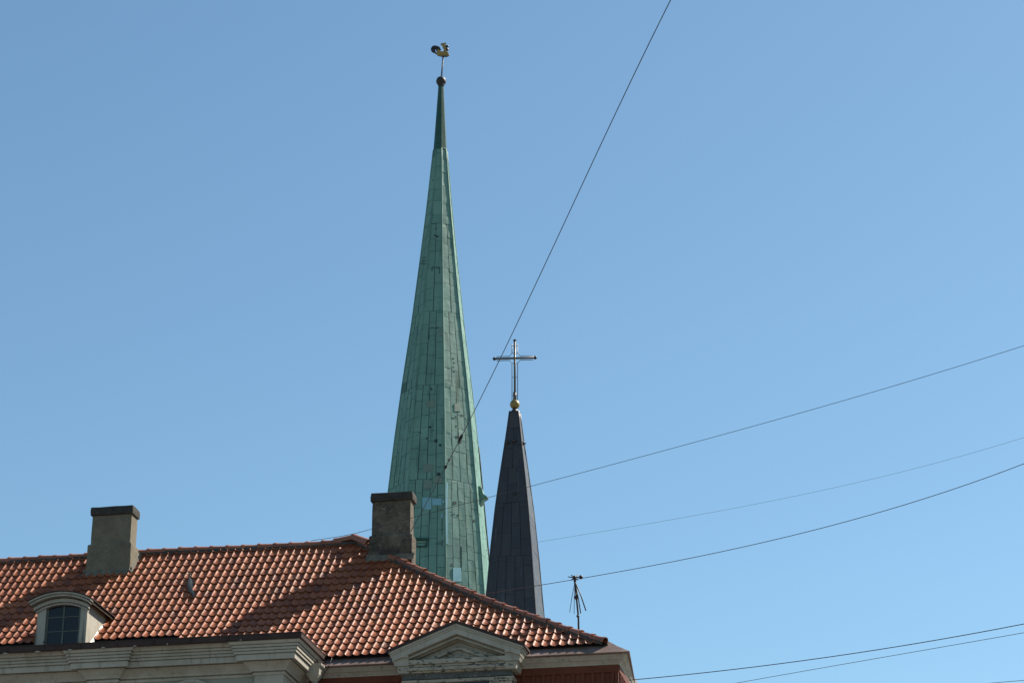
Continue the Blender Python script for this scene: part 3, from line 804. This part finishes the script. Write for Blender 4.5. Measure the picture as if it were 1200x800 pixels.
# ================================================================== CHURCH SPIRES
class Spire:
    def __init__(self, xa, ya, dist, pix, angs, fac, yaxis):
        P = at_dist(xa, ya, dist); self.ax = Vector((P.x, P.y, 0)); self.angs = angs
        self.n = len(angs); self.dist = dist
        self.zr = []
        for (y, hw) in pix:
            z, d = self.z_of(y); self.zr.append((z, hw * d / FPX / fac))
        self.zr.sort()
    def z_of(self, y):              # height on the axis seen at photo row y
        lo, hi = -20, 200
        for _ in range(60):
            m = (lo + hi) / 2
            if proj(Vector((self.ax.x, self.ax.y, m)))[1] > y: lo = m
            else: hi = m
        P = Vector((self.ax.x, self.ax.y, lo)); return lo, (P - CAM).dot(FW)
    def R(self, z):
        p = self.zr
        if z <= p[0][0]: return p[0][1] + (p[0][0] - z) * (p[0][1] - p[1][1]) / (p[1][0] - p[0][0])
        for (z0, r0), (z1, r1) in zip(p, p[1:]):
            if z <= z1: return r0 + (r1 - r0) * (z - z0) / (z1 - z0)
        return p[-1][1]
    def corner(self, k, z, extra=0.0):
        a_ = self.angs[k % self.n]; r = self.R(z) + extra
        return self.ax + Vector((cos(a_) * r, sin(a_) * r, z))
    def on_face(self, k, f, z, off=0.0):
        p = self.corner(k, z).lerp(self.corner(k + 1, z), f)
        am = (self.angs[k % self.n] + self.angs[(k + 1) % self.n] + (2 * pi if (k + 1) == self.n else 0)) / 2
        return p + Vector((cos(am), sin(am), .1)) * off
    def hit(self, x, y):            # photo point on the surface
        r = ray(x, y); k = (self.dist - 12); apo = cos(pi / self.n)
        nn = []
        for i in range(self.n):
            am = self.angs[i] + pi / self.n; nn.append(Vector((cos(am), sin(am), 0)))
        while k < self.dist + 8:
            P = CAM + r * (k / hypot(r.x, r.y)); d = P - self.ax; d.z = 0
            m = max(d.dot(q_) for q_ in nn)
            if m < self.R(P.z) * apo:
                i = max(range(self.n), key=lambda j: d.dot(nn[j])); return P, nn[i]
            k += .01
        return None, None
    def plate(self, mb, x0, y0, x1, y1, off=.05, th=.04, mat=0):
        P = []
        for (x, y) in ((x0, y1), (x1, y1), (x1, y0), (x0, y0)):
            p, n_ = self.hit(x, y)
            if p is None: return
            P.append((p, n_))
        n_ = P[0][1]
        mb.hexa([p - n_ * .02 for p, _ in P] + [p + n_ * off for p, _ in P], mat)
def sheets(sp, mb, zlo, zhi, colw, rowh, gap, seed, bump=.012, special=None):
    rr = random.Random(seed)
    for k in range(sp.n):
        # bands with a whole number of columns
        z = zlo; colw_, tm = (special[k] if special and k in special else (colw, .5))
        while z < zhi - .05:
            chord = (sp.corner(k, z) - sp.corner(k + 1, z)).length
            n = max(1, round(chord / colw_)); ze = z + .3
            while ze < zhi:
                c2 = (sp.corner(k, ze) - sp.corner(k + 1, ze)).length
                if max(1, round(c2 / colw_)) != n: break
                ze += .3
            ze = min(ze, zhi)
            for c in range(n):
                y = z - rr.uniform(0, rowh * .5)
                while y < ze:
                    h = rowh * rr.uniform(.65, 1.35); a0 = max(y, z); a1 = min(y + h, ze); y += h
                    if a1 - a0 < .05: continue
                    wj = rr.gauss(0, .01)
                    f0 = c / n; f1 = (c + 1) / n
                    ch0 = chord; g0 = gap / ch0
                    o = [bump * rr.uniform(.2, 1.6) for _ in range(4)]
                    ti = min(1, max(0, rr.gauss(tm, .15)))
                    if tm == .5 and rr.random() < .025: ti = rr.choice((0, .75))
                    nb = 3; rws = []
                    for i in range(nb + 1):
                        zz = a0 + gap * .5 + (a1 - a0 - gap) * i / nb; row = []
                        for j in range(4):
                            f = f0 + g0 + (f1 - f0 - 2 * g0) * j / 3
                            bb = (o[0] * (1 - j / 3) + o[1] * j / 3) * (1 - i / nb) + (o[2] * (1 - j / 3) + o[3] * j / 3) * i / nb
                            bb += .018 * noise.noise(Vector((f * 9 + k * 3, zz * 1.7, seed)))
                            row.append(sp.on_face(k, f, zz, .012 + bb))
                        rws.append(row)
                    mb.grid(rws, 0, ti, True)
            z = ze
def core(sp, mb, zlo, zhi, mat, off=-.015):
    zs_ = sorted([z for z, _ in sp.zr if zlo < z < zhi] + [zlo, zhi] + [zlo + (zhi - zlo) * k / 30 for k in range(1, 30)])
    ids = mb.grid([[sp.corner(k, z, off) for k in range(sp.n)] for z in zs_], mat, .5, False, True)
    mb.face(ids[-1], mat); mb.face(ids[0][::-1], mat)

# ---- green copper spire ------------------------------------------------
GD = 145.0
view_az = -pi / 2                    # direction from the spire to the camera
vert = [view_az + radians(12.5 + 45 * k) for k in range(-4, 4)]
pixg = [(102, 2.8), (134, 4.7), (175, 7.3), (240, 13.6), (300, 20.2), (380, 29.6), (450, 39.2), (520, 47.8), (575, 53.6), (640, 60.5), (692, 65.5)]
gs = Spire(510.8, 575, GD, pixg, vert, .966, 0)
green = empty('green_church_tower', gs.ax.copy())
tag(green, 'tall pale green copper church spire with golden cockerel on its tip', 'church tower')
z_seam = gs.z_of(177)[0]; z_top = gs.z_of(101)[0]; z_base = gs.z_of(760)[0]
cs = MB(); core(gs, cs, z_base, z_seam, 0); 
cs.build('spire_core', M['seam'], green, normals=False)
sh = MB(); sheets(gs, sh, z_base, z_seam, .52, 1.1, .021, 21)
rr = random.Random(77)
for k in range(8):                   # rolled seams on the arrises
    pts = [gs.corner(k, z_base + (z_seam - z_base) * i / 40, .025) for i in range(41)]
    sh.tube(pts, .045, 6, 0, tint=.3)
sg_ = MB(); sg_.tube([gs.corner(6, z_base + (gs.z_of(520)[0] - z_base) * i / 20, .03) for i in range(21)], .075, 6)  # dark tube painted as the shadow gap beside the lit facet
sg_.build('arris_shadow_line', M['seam'], green)
sh.build('copper_sheeting', M['copper'], green, normals=False)
tipm = MB(); zs_ = [z_seam + (z_top - z_seam) * k / 12 for k in range(13)]
ids = tipm.grid([[gs.corner(k, z, .02) for k in range(8)] for z in zs_], 0, .5, False, True); tipm.face(ids[-1])
tipm.tube([gs.ax + Vector((0, 0, z_seam - .03)), gs.ax + Vector((0, 0, z_seam + .06))], gs.R(z_seam) + .035, 8)
tipm.build('spire_tip', M['copperdark'], green)
# replacement sheets
def patch(name, mat, *r, off=.055):
    m = MB(); gs.plate(m, *r, off=off); m.build(name, mat, green)
for r in ((495, 583, 505.5, 597), (506.5, 584, 517.5, 592), (518.5, 586.5, 520.8, 589.5), (530.5, 665, 540, 681), (517.2, 601, 518.7, 607), (522.2, 565, 524.3, 637)):
    patch('replacement_sheet', M['patchblue'], *r)
for r in ((496.5, 563.5, 506.5, 572), (508, 558, 518.5, 566), (499.5, 470, 509.5, 477), (532, 473, 539, 482), (496.5, 544, 507.5, 552.5), (514, 386, 519.5, 394)):
    patch('replacement_sheet', M['patchgrey'], *r)
# missing pieces and small openings
for (x, y, a_) in ((504, 500.5, 1.3), (500.6, 512.5, 1.6), (511, 516.5, 1.9), (515.8, 521.5, 1.5), (514.2, 555.5, 1.9), (535.5, 512, 1.6), (538.5, 518, 1.5),
                   (532.8, 589, 1.8), (555.5, 610, 1.3), (529.5, 661.5, 1.5), (526, 538.5, 1.3), (536.5, 603.5, 1.0), (508.2, 211.5, .9), (510, 276, 1.0), (512.6, 277.3, 1.2), (510.5, 268, .7),
                   (529.3, 298, 1.1), (505, 455, .8), (506.8, 450, .7), (541, 487, 1.1), (534, 488, .7), (531.5, 489.5, .7), (534.5, 499, .7), (529, 505, .7), (490.8, 507, .6), (493, 507, .6), (518, 537, .6),
                   (531, 420, .8), (532, 425, .8), (531, 430, .7), (532, 435, .7), (506, 456.5, .8), (489, 510, .5)):
    hl = MB(); gs.plate(hl, x - a_, y - a_, x + a_, y + a_, off=.036); hl.build('missing_sheet', M['seam'], green)
for (x0, y0, x1, y1) in ((506, 313, 515.5, 313.8), (506, 313, 506.8, 318), (514.8, 313, 515.5, 321), (495, 301.5, 500, 302.2), (494.5, 305, 499.5, 305.8), (494, 308.5, 499, 309.3),
                         (502.5, 384, 514, 384.8), (502.5, 384, 503.2, 398), (540.4, 640, 541, 668), (510, 636.5, 518, 637.3), (517.8, 606, 518.6, 640), (529, 602, 533, 602.7)):
    hl = MB(); gs.plate(hl, x0, y0, x1, y1, off=.04); hl.build('open_seam', M['seam'], green)
# small louvred hatch, partly behind the chimney
ht = MB(); gs.plate(ht, 487, 630.8, 502, 633, off=.22); gs.plate(ht, 487, 639.6, 500.5, 641, off=.12); gs.plate(ht, 499.6, 633, 500.8, 639.5, off=.16); gs.plate(ht, 486.5, 633, 487.7, 639.5, off=.16)
hatch = ht.build('hatch', M['copperdark'], green)
h2 = MB(); gs.plate(h2, 488, 633.4, 499.4, 636, off=.08); gs.plate(h2, 489, 636.8, 498, 639.3, off=.07); h2.build('hatch_louvre', M['copper'], hatch)
# little dormer-like ornament on the right arris, seen from the side
zo = gs.z_of(586)[0]
kk = 6
def orn(k):
    a_ = vert[k] + radians(22.5); n_ = Vector((cos(a_), sin(a_), 0)); s_ = Vector((-sin(a_), cos(a_), 0)); r0 = gs.R(zo) * cos(pi / 8)
    m = MB(); c0 = gs.ax + n_ * (r0 - .3)
    sc2 = .054
    side = [(x * .85, z * .85 + .1) for x, z in [(0, 1.0), (0.12, .95), (.24, .72), (.3, .35), (.36, .12), (.62, -.12), (.64, -.2), (.34, -.42), (.28, -.62), (.12, -.92), (0, -.95)]]
    pr = [c0 + n_ * (x + .3) + Vector((0, 0, zo + z * .75)) - s_ * .3 for x, z in side]
    pr += [c0 + Vector((0, 0, zo - .7)) - s_ * .3, c0 + Vector((0, 0, zo + .8)) - s_ * .3]
    m.prism(pr, s_ * .6); m.build('spire_ornament', M['copper'], green, bevel=.04)
orn(5); orn(1)
# ball, rod and cockerel
zb0 = gs.z_of(95.5)[0]; dd = gs.z_of(95.5)[1] / FPX
bl = MB(); bl.sphere(gs.ax + Vector((0, 0, zb0)), 6.0 * dd, 12, 8, sq=1.02)
bl.tube([gs.ax + Vector((0, 0, zb0 - .42)), gs.ax + Vector((0, 0, zb0 - .2))], [.19, .26], 12)
bl.build('finial_ball', M['black'], green)
rt_ = MB(); rt_.tube([gs.ax + Vector((0, 0, zb0)), CAM + ray(519.4, 65.5) * ((gs.ax.y - CAM.y) / ray(519.4, 65.5).y)], .05, 8)
rt_.build('weathercock_rod', M['wire'], green)
# cockerel cut from plate, with a rounded body: outline in photo px relative to the rod top
def GPt(px, py, dep=0.0):
    x = 500 + px / 26.67; y = 44 + py / 26.67
    r = ray(x, y); P = CAM + r * ((gs.dist + dep) / hypot(r.x, r.y))
    # straight plate facing the camera, through the spire axis
    k = (gs.ax.y + dep - CAM.y) / r.y; return CAM + r * k
outl = [(300, 500), (330, 440), (322, 370), (345, 345), (390, 385), (440, 430), (500, 436), (538, 405), (540, 360), (505, 320), (485, 250), (478, 232), (445, 232), (440, 218), (482, 196), (495, 172), (515, 160),
        (535, 178), (552, 164), (572, 180), (592, 176), (608, 190), (590, 206), (572, 212), (580, 270), (600, 300), (612, 330), (625, 400), (640, 450), (672, 470), (694, 505), (690, 550), (660, 580), (560, 588), (440, 575), (345, 560)]
rs = MB(); rs.prism([GPt(x, y, -.07) for x, y in outl], Vector((0, .14, 0)))
rm = bpy.data.meshes
cock = rs.build('weathercock', M['rooster'], green, bevel=.05)
tr = MB()
ring = [GPt(250 + 82 * cos(a2), 375 - 88 * sin(a2)) for a2 in [radians(-35 - 0 + 330 * k / 20) for k in range(21)]]
tr.tube(ring, .085, 6)
for a2 in (20, 80, 140, 200, 260): tr.tube([GPt(250, 378), GPt(250 + 80 * cos(radians(a2)), 375 - 85 * sin(radians(a2)))], .05, 5)
tr.tube([GPt(300, 290), GPt(370, 330), GPt(430, 400)], [.09, .1, .06], 6)
tr.tube([GPt(272, 522), GPt(300, 505), GPt(330, 500)], [.03, .07, .06], 6)
tr.build('tail_plumes', M['black'], cock)
wg_ = MB()
wg_.tube([GPt(592, 300), GPt(620, 280), GPt(655, 275), (GPt(690, 305))], [.1, .1, .09, .03], 6)
wg_.build('wing_plume', M['black'], cock); wg_ = MB()
wg_.tube([GPt(620, 390), GPt(645, 370), GPt(690, 352)], [.14, .12, .03], 6)
wg_.build('wing_plume', M['black'], cock); wg_ = MB()
wg_.tube([GPt(350, 560), GPt(480, 580), GPt(620, 585), GPt(680, 560), GPt(694, 520)], [.05, .08, .08, .07, .04], 6)
wg_.build('belly_edge', M['black'], cock)
wg_ = MB(); wg_.tube([GPt(440, 225), GPt(480, 212)], [.05, .07], 6); wg_.build('beak', M['black'], cock)
wg_ = MB(); wg_.tube([GPt(580, 190), GPt(610, 190)], [.08, .06], 6); wg_.build('comb', M['black'], cock)
# brick tower that carries it
tw = MB()
rb = gs.R(z_base)
sq = [vert[0] + radians(7.5) + pi / 2 * k for k in range(4)]
def sqbox(mb, ax, r, z0, z1, angs): ids = mb.grid([[ax + Vector((cos(a2) * r, sin(a2) * r, z)) for a2 in angs] for z in (z0, z1)], 0, .5, False, True); mb.face(ids[-1]); mb.face(ids[0][::-1])
sqbox(tw, gs.ax, rb * 1.5, 0, z_base, sq)
tw.build('brick_tower', M['brick'], green)

# ---- dark spire ----------------------------------------------------------
DD = 108.0
angs = [view_az + radians(34 - 90 + 90 * k) for k in range(4)]
pixd = [(483, 5.6), (500, 7.9), (515, 10.0), (540, 13.8), (576, 19.0), (600, 22.3), (648, 27.6), (700, 32.3), (717, 34.0)]
ds = Spire(603.4, 700, DD, pixd, angs, cos(radians(34)), 0)
dark = empty('dark_church_tower', ds.ax.copy())
tag(dark, 'smaller square near-black church spire topped with a double-outlined cross', 'church tower')
zt2 = ds.z_of(483)[0]; zb2 = ds.z_of(760)[0]
m = MB(); core(ds, m, zb2, zt2, 0); m.build('spire_core', M['slateseam'], dark, normals=False)
m = MB(); sheets(ds, m, zb2, zt2, .44, 1.3, .011, 31, bump=.010, special={1: (9.0, .9)})  # face towards the sun: paler sheets, its lit grey partly put into the tint
for k in range(4): m.tube([ds.corner(k, zb2 + (zt2 - zb2) * i / 30, .015) for i in range(31)], .045, 6, 0, tint=.2)
for (x, y) in ((592.8, 517.5), (612.6, 518.5), (602.3, 515.5)):
    p, n_ = ds.hit(min(max(x, 594.2), 611.5), y + 1)
    if p: m.tube([p - Vector((0, 0, .12)), p + n_ * .1 + Vector((0, 0, .0)), p + Vector((0, 0, .12))], [.02, .13, .02], 6)
p, n_ = ds.hit(603.5, 578.5)
m.tube([p - U * .12 + n_ * .05, p + U * .12 + n_ * .05], .05, 6, tint=0)
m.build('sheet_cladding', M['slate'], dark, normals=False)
def AX(sp, y, dx=0.0, dy=0.0): return sp.ax + Vector((dx, dy, sp.z_of(y)[0]))
m = MB(); k_ = ds.z_of(480)[1] / FPX
m.tube([AX(ds, 484), AX(ds, 482.5), AX(ds, 479.5), AX(ds, 478)], [6.3 * k_, 5.6 * k_, 2.8 * k_, 2.4 * k_], 8)
m.build('spire_cap', M['slate'], dark)
m = MB(); m.sphere(AX(ds, 473.8), 5.8 * k_, 20, 12); m.build('gilded_ball', M['gold'], dark)
cr = MB()
cz = ds.z_of(419.6)[0]; cx = ds.ax
def CP(dx, z): return cx + Vector((dx * cos(A * .4), -dx * sin(A * .4), z))
zt3 = ds.z_of(399)[0]; zb3 = ds.z_of(469)[0]; aw = 25.0 * k_
cr.tube([CP(0, zb3), CP(0, zt3)], .052, 8); cr.tube([CP(-aw, cz), CP(aw, cz)], .058, 8)
cr.tube([CP(0, zb3), CP(0, zb3 + .42)], .085, 8)
cross = cr.build('cross', M['iron'], dark)
kn = MB(); kn.tube([CP(0, zt3 - .03), CP(0, zt3 + .02), CP(0, zt3 + .07)], [.05, .1, .03], 8); kn.build('cross_knob', M['black'], cross)
for sg in (-1, 1):
    kn = MB(); kn.tube([CP(sg * (aw - .09), cz), CP(sg * (aw - .02), cz), CP(sg * (aw + .05), cz)], [.07, .11, .03], 8)
    kn.build('cross_knob', M['black'], cross)
o3 = 3.3 * k_; al = 21.5 * k_; o4 = 2.6 * k_; ch_ = 6.5 * k_; up_ = zt3 - .17
ol = MB()
for sg in (-1, 1):
    ol.tube([CP(sg * o3, up_), CP(sg * o3, cz + ch_), CP(sg * ch_ , cz + o4), CP(sg * al, cz + o4)], .018, 6)
    ol.tube([CP(sg * al, cz - o4), CP(sg * ch_, cz - o4), CP(sg * o3, cz - ch_), CP(sg * o3, zb3 + .0)], .018, 6)
for z in (up_ - .1, cz + ch_, cz - ch_, cz - 1.0, zb3 + .25): ol.tube([CP(-o3 - .02, z), CP(o3 + .02, z)], .013, 6)
ol.build('cross_outline', M['iron'], cross)
m = MB(); sqbox(m, ds.ax, ds.R(zb2) * 1.15, 0, zb2, angs); m.build('brick_tower', M['brick'], dark)

# ================================================================== OVERHEAD WIRES
def wire(label, pts, r, d0, d1, end=None, mat='wire', group='overhead wires crossing the sky', start_ext=True):
    """pts: photo points from the near/far end to the other; horizontal distance runs from d0 to d1 metres"""
    import numpy as np
    xs = np.array([p[0] for p in pts]); ys = np.array([p[1] for p in pts])
    steep = abs(ys[-1] - ys[0]) > abs(xs[-1] - xs[0])
    a_, b_ = (ys, xs) if steep else (xs, ys)          # a hanging wire is one smooth curve
    cf = np.polyfit(a_, b_, 3 if len(pts) > 7 else 2); aa = np.linspace(a_[0], a_[-1], 20); bb = np.polyval(cf, aa)
    pts = [(float(p), float(q_)) for p, q_ in (zip(bb, aa) if steep else zip(aa, bb))]
    n = len(pts); cum = [0]
    for a2, b2 in zip(pts, pts[1:]): cum.append(cum[-1] + hypot(b2[0] - a2[0], b2[1] - a2[1]))
    P = [at_dist(x, y, d0 + (d1 - d0) * c / cum[-1]) for (x, y), c in zip(pts, cum)]
    if end is not None: P[-1] = end
    # smooth
    Q = []
    for i in range(n - 1):
        p0, p1, p2, p3 = P[max(i - 1, 0)], P[i], P[i + 1], P[min(i + 2, n - 1)]
        for k in range(6):
            f = k / 6; Q.append(.5 * ((2 * p1) + (p2 - p0) * f + (2 * p0 - 5 * p1 + 4 * p2 - p3) * f * f + (3 * p1 - p0 - 3 * p2 + p3) * f ** 3))
    Q.append(P[-1]); d = (Q[0] - Q[1]).normalized(); Q.insert(0, Q[0] + d * 8)
    m = MB(); m.tube(Q, r, 6)
    root = m.build('overhead_wire', M[mat]); tag(root, label, 'wire', group); return root, P
hb_s, hb_t, hb_z = on_roof(462.5, 656.5)
wA, PA = wire('steep wire from the top edge down past the green spire to the right chimney',
     [(785, 0), (764, 47), (741, 92), (718, 141), (692, 194), (667, 250), (636, 314), (610, 368), (583, 428), (562, 470), (541, 512), (520, 551), (500, 588), (481, 622), (463, 655)], .0085, 34, 57.5, W(hb_s, hb_t, hb_z + .15))
ins = MB(); ia = min(range(len(PA)), key=lambda i: abs(proj(PA[i])[1] - 512)); c0, c1 = PA[ia], PA[ia - 1]; dr_ = (c1 - c0).normalized()
for (a2, b2, r2) in ((-.02, .06, .028), (.09, .22, .040), (.25, .30, .026)): ins.tube([c0 + dr_ * a2, c0 + dr_ * b2], r2, 8)
ins.build('insulator', M['black'], wA); ins = MB(); c3 = PA[ia + 1]; ins.tube([c3.lerp(PA[ia], .10), c3.lerp(PA[ia], .16)], .035, 8)
ins.build('insulator', M['black'], wA)
wire('wire from the ridge past the right chimney and across both spires to upper right',
     [(1200, 403.5), (1120, 431), (1040, 456.5), (960, 478), (880, 497), (780, 526), (700, 549), (625, 569), (560, 587), (500, 602), (430, 621), (367, 637)], .0062, 50, 57, W(at_t(365, 637, RD)[0], RD - .05, zr + .1))
wire('wire reaching the small aerial from the right and running on behind the hip tiles',
     [(1200, 543.5), (1130, 568), (1060, 591), (980, 614), (900, 634), (820, 652), (740, 667), (690, 675), (640, 684), (600, 690), (562, 697)], .0075, 46, 56.6, None)
wire('faintest thin wire crossing the open sky right of the dark spire and passing behind it',
     [(1200, 512.5), (1100, 541), (1000, 566), (900, 588), (800, 606), (700, 623), (630, 635), (568, 645)], .0075, 120, 143.0, None, mat='iron')
wE, _ = wire('upper of the lowest wires at bottom right, starting from the red wing corner',
     [(1200, 730.5), (1100, 749), (1000, 765), (900, 779), (800, 790), (737, 796.5)], .009, 48, 52.6, None)
wire('lower of the wires at bottom right, sloping down out of the bottom edge',
     [(1200, 741), (1140, 751), (1080, 761.5), (1000, 776), (930, 788), (860, 800), (800, 811), (700, 830)], .006, 48, 60, None, mat='iron')
wire('short stretch of wire in the extreme bottom right corner',
     [(1200, 796.6), (1175, 798.5), (1150, 801), (1080, 810)], .006, 48, 60, None)
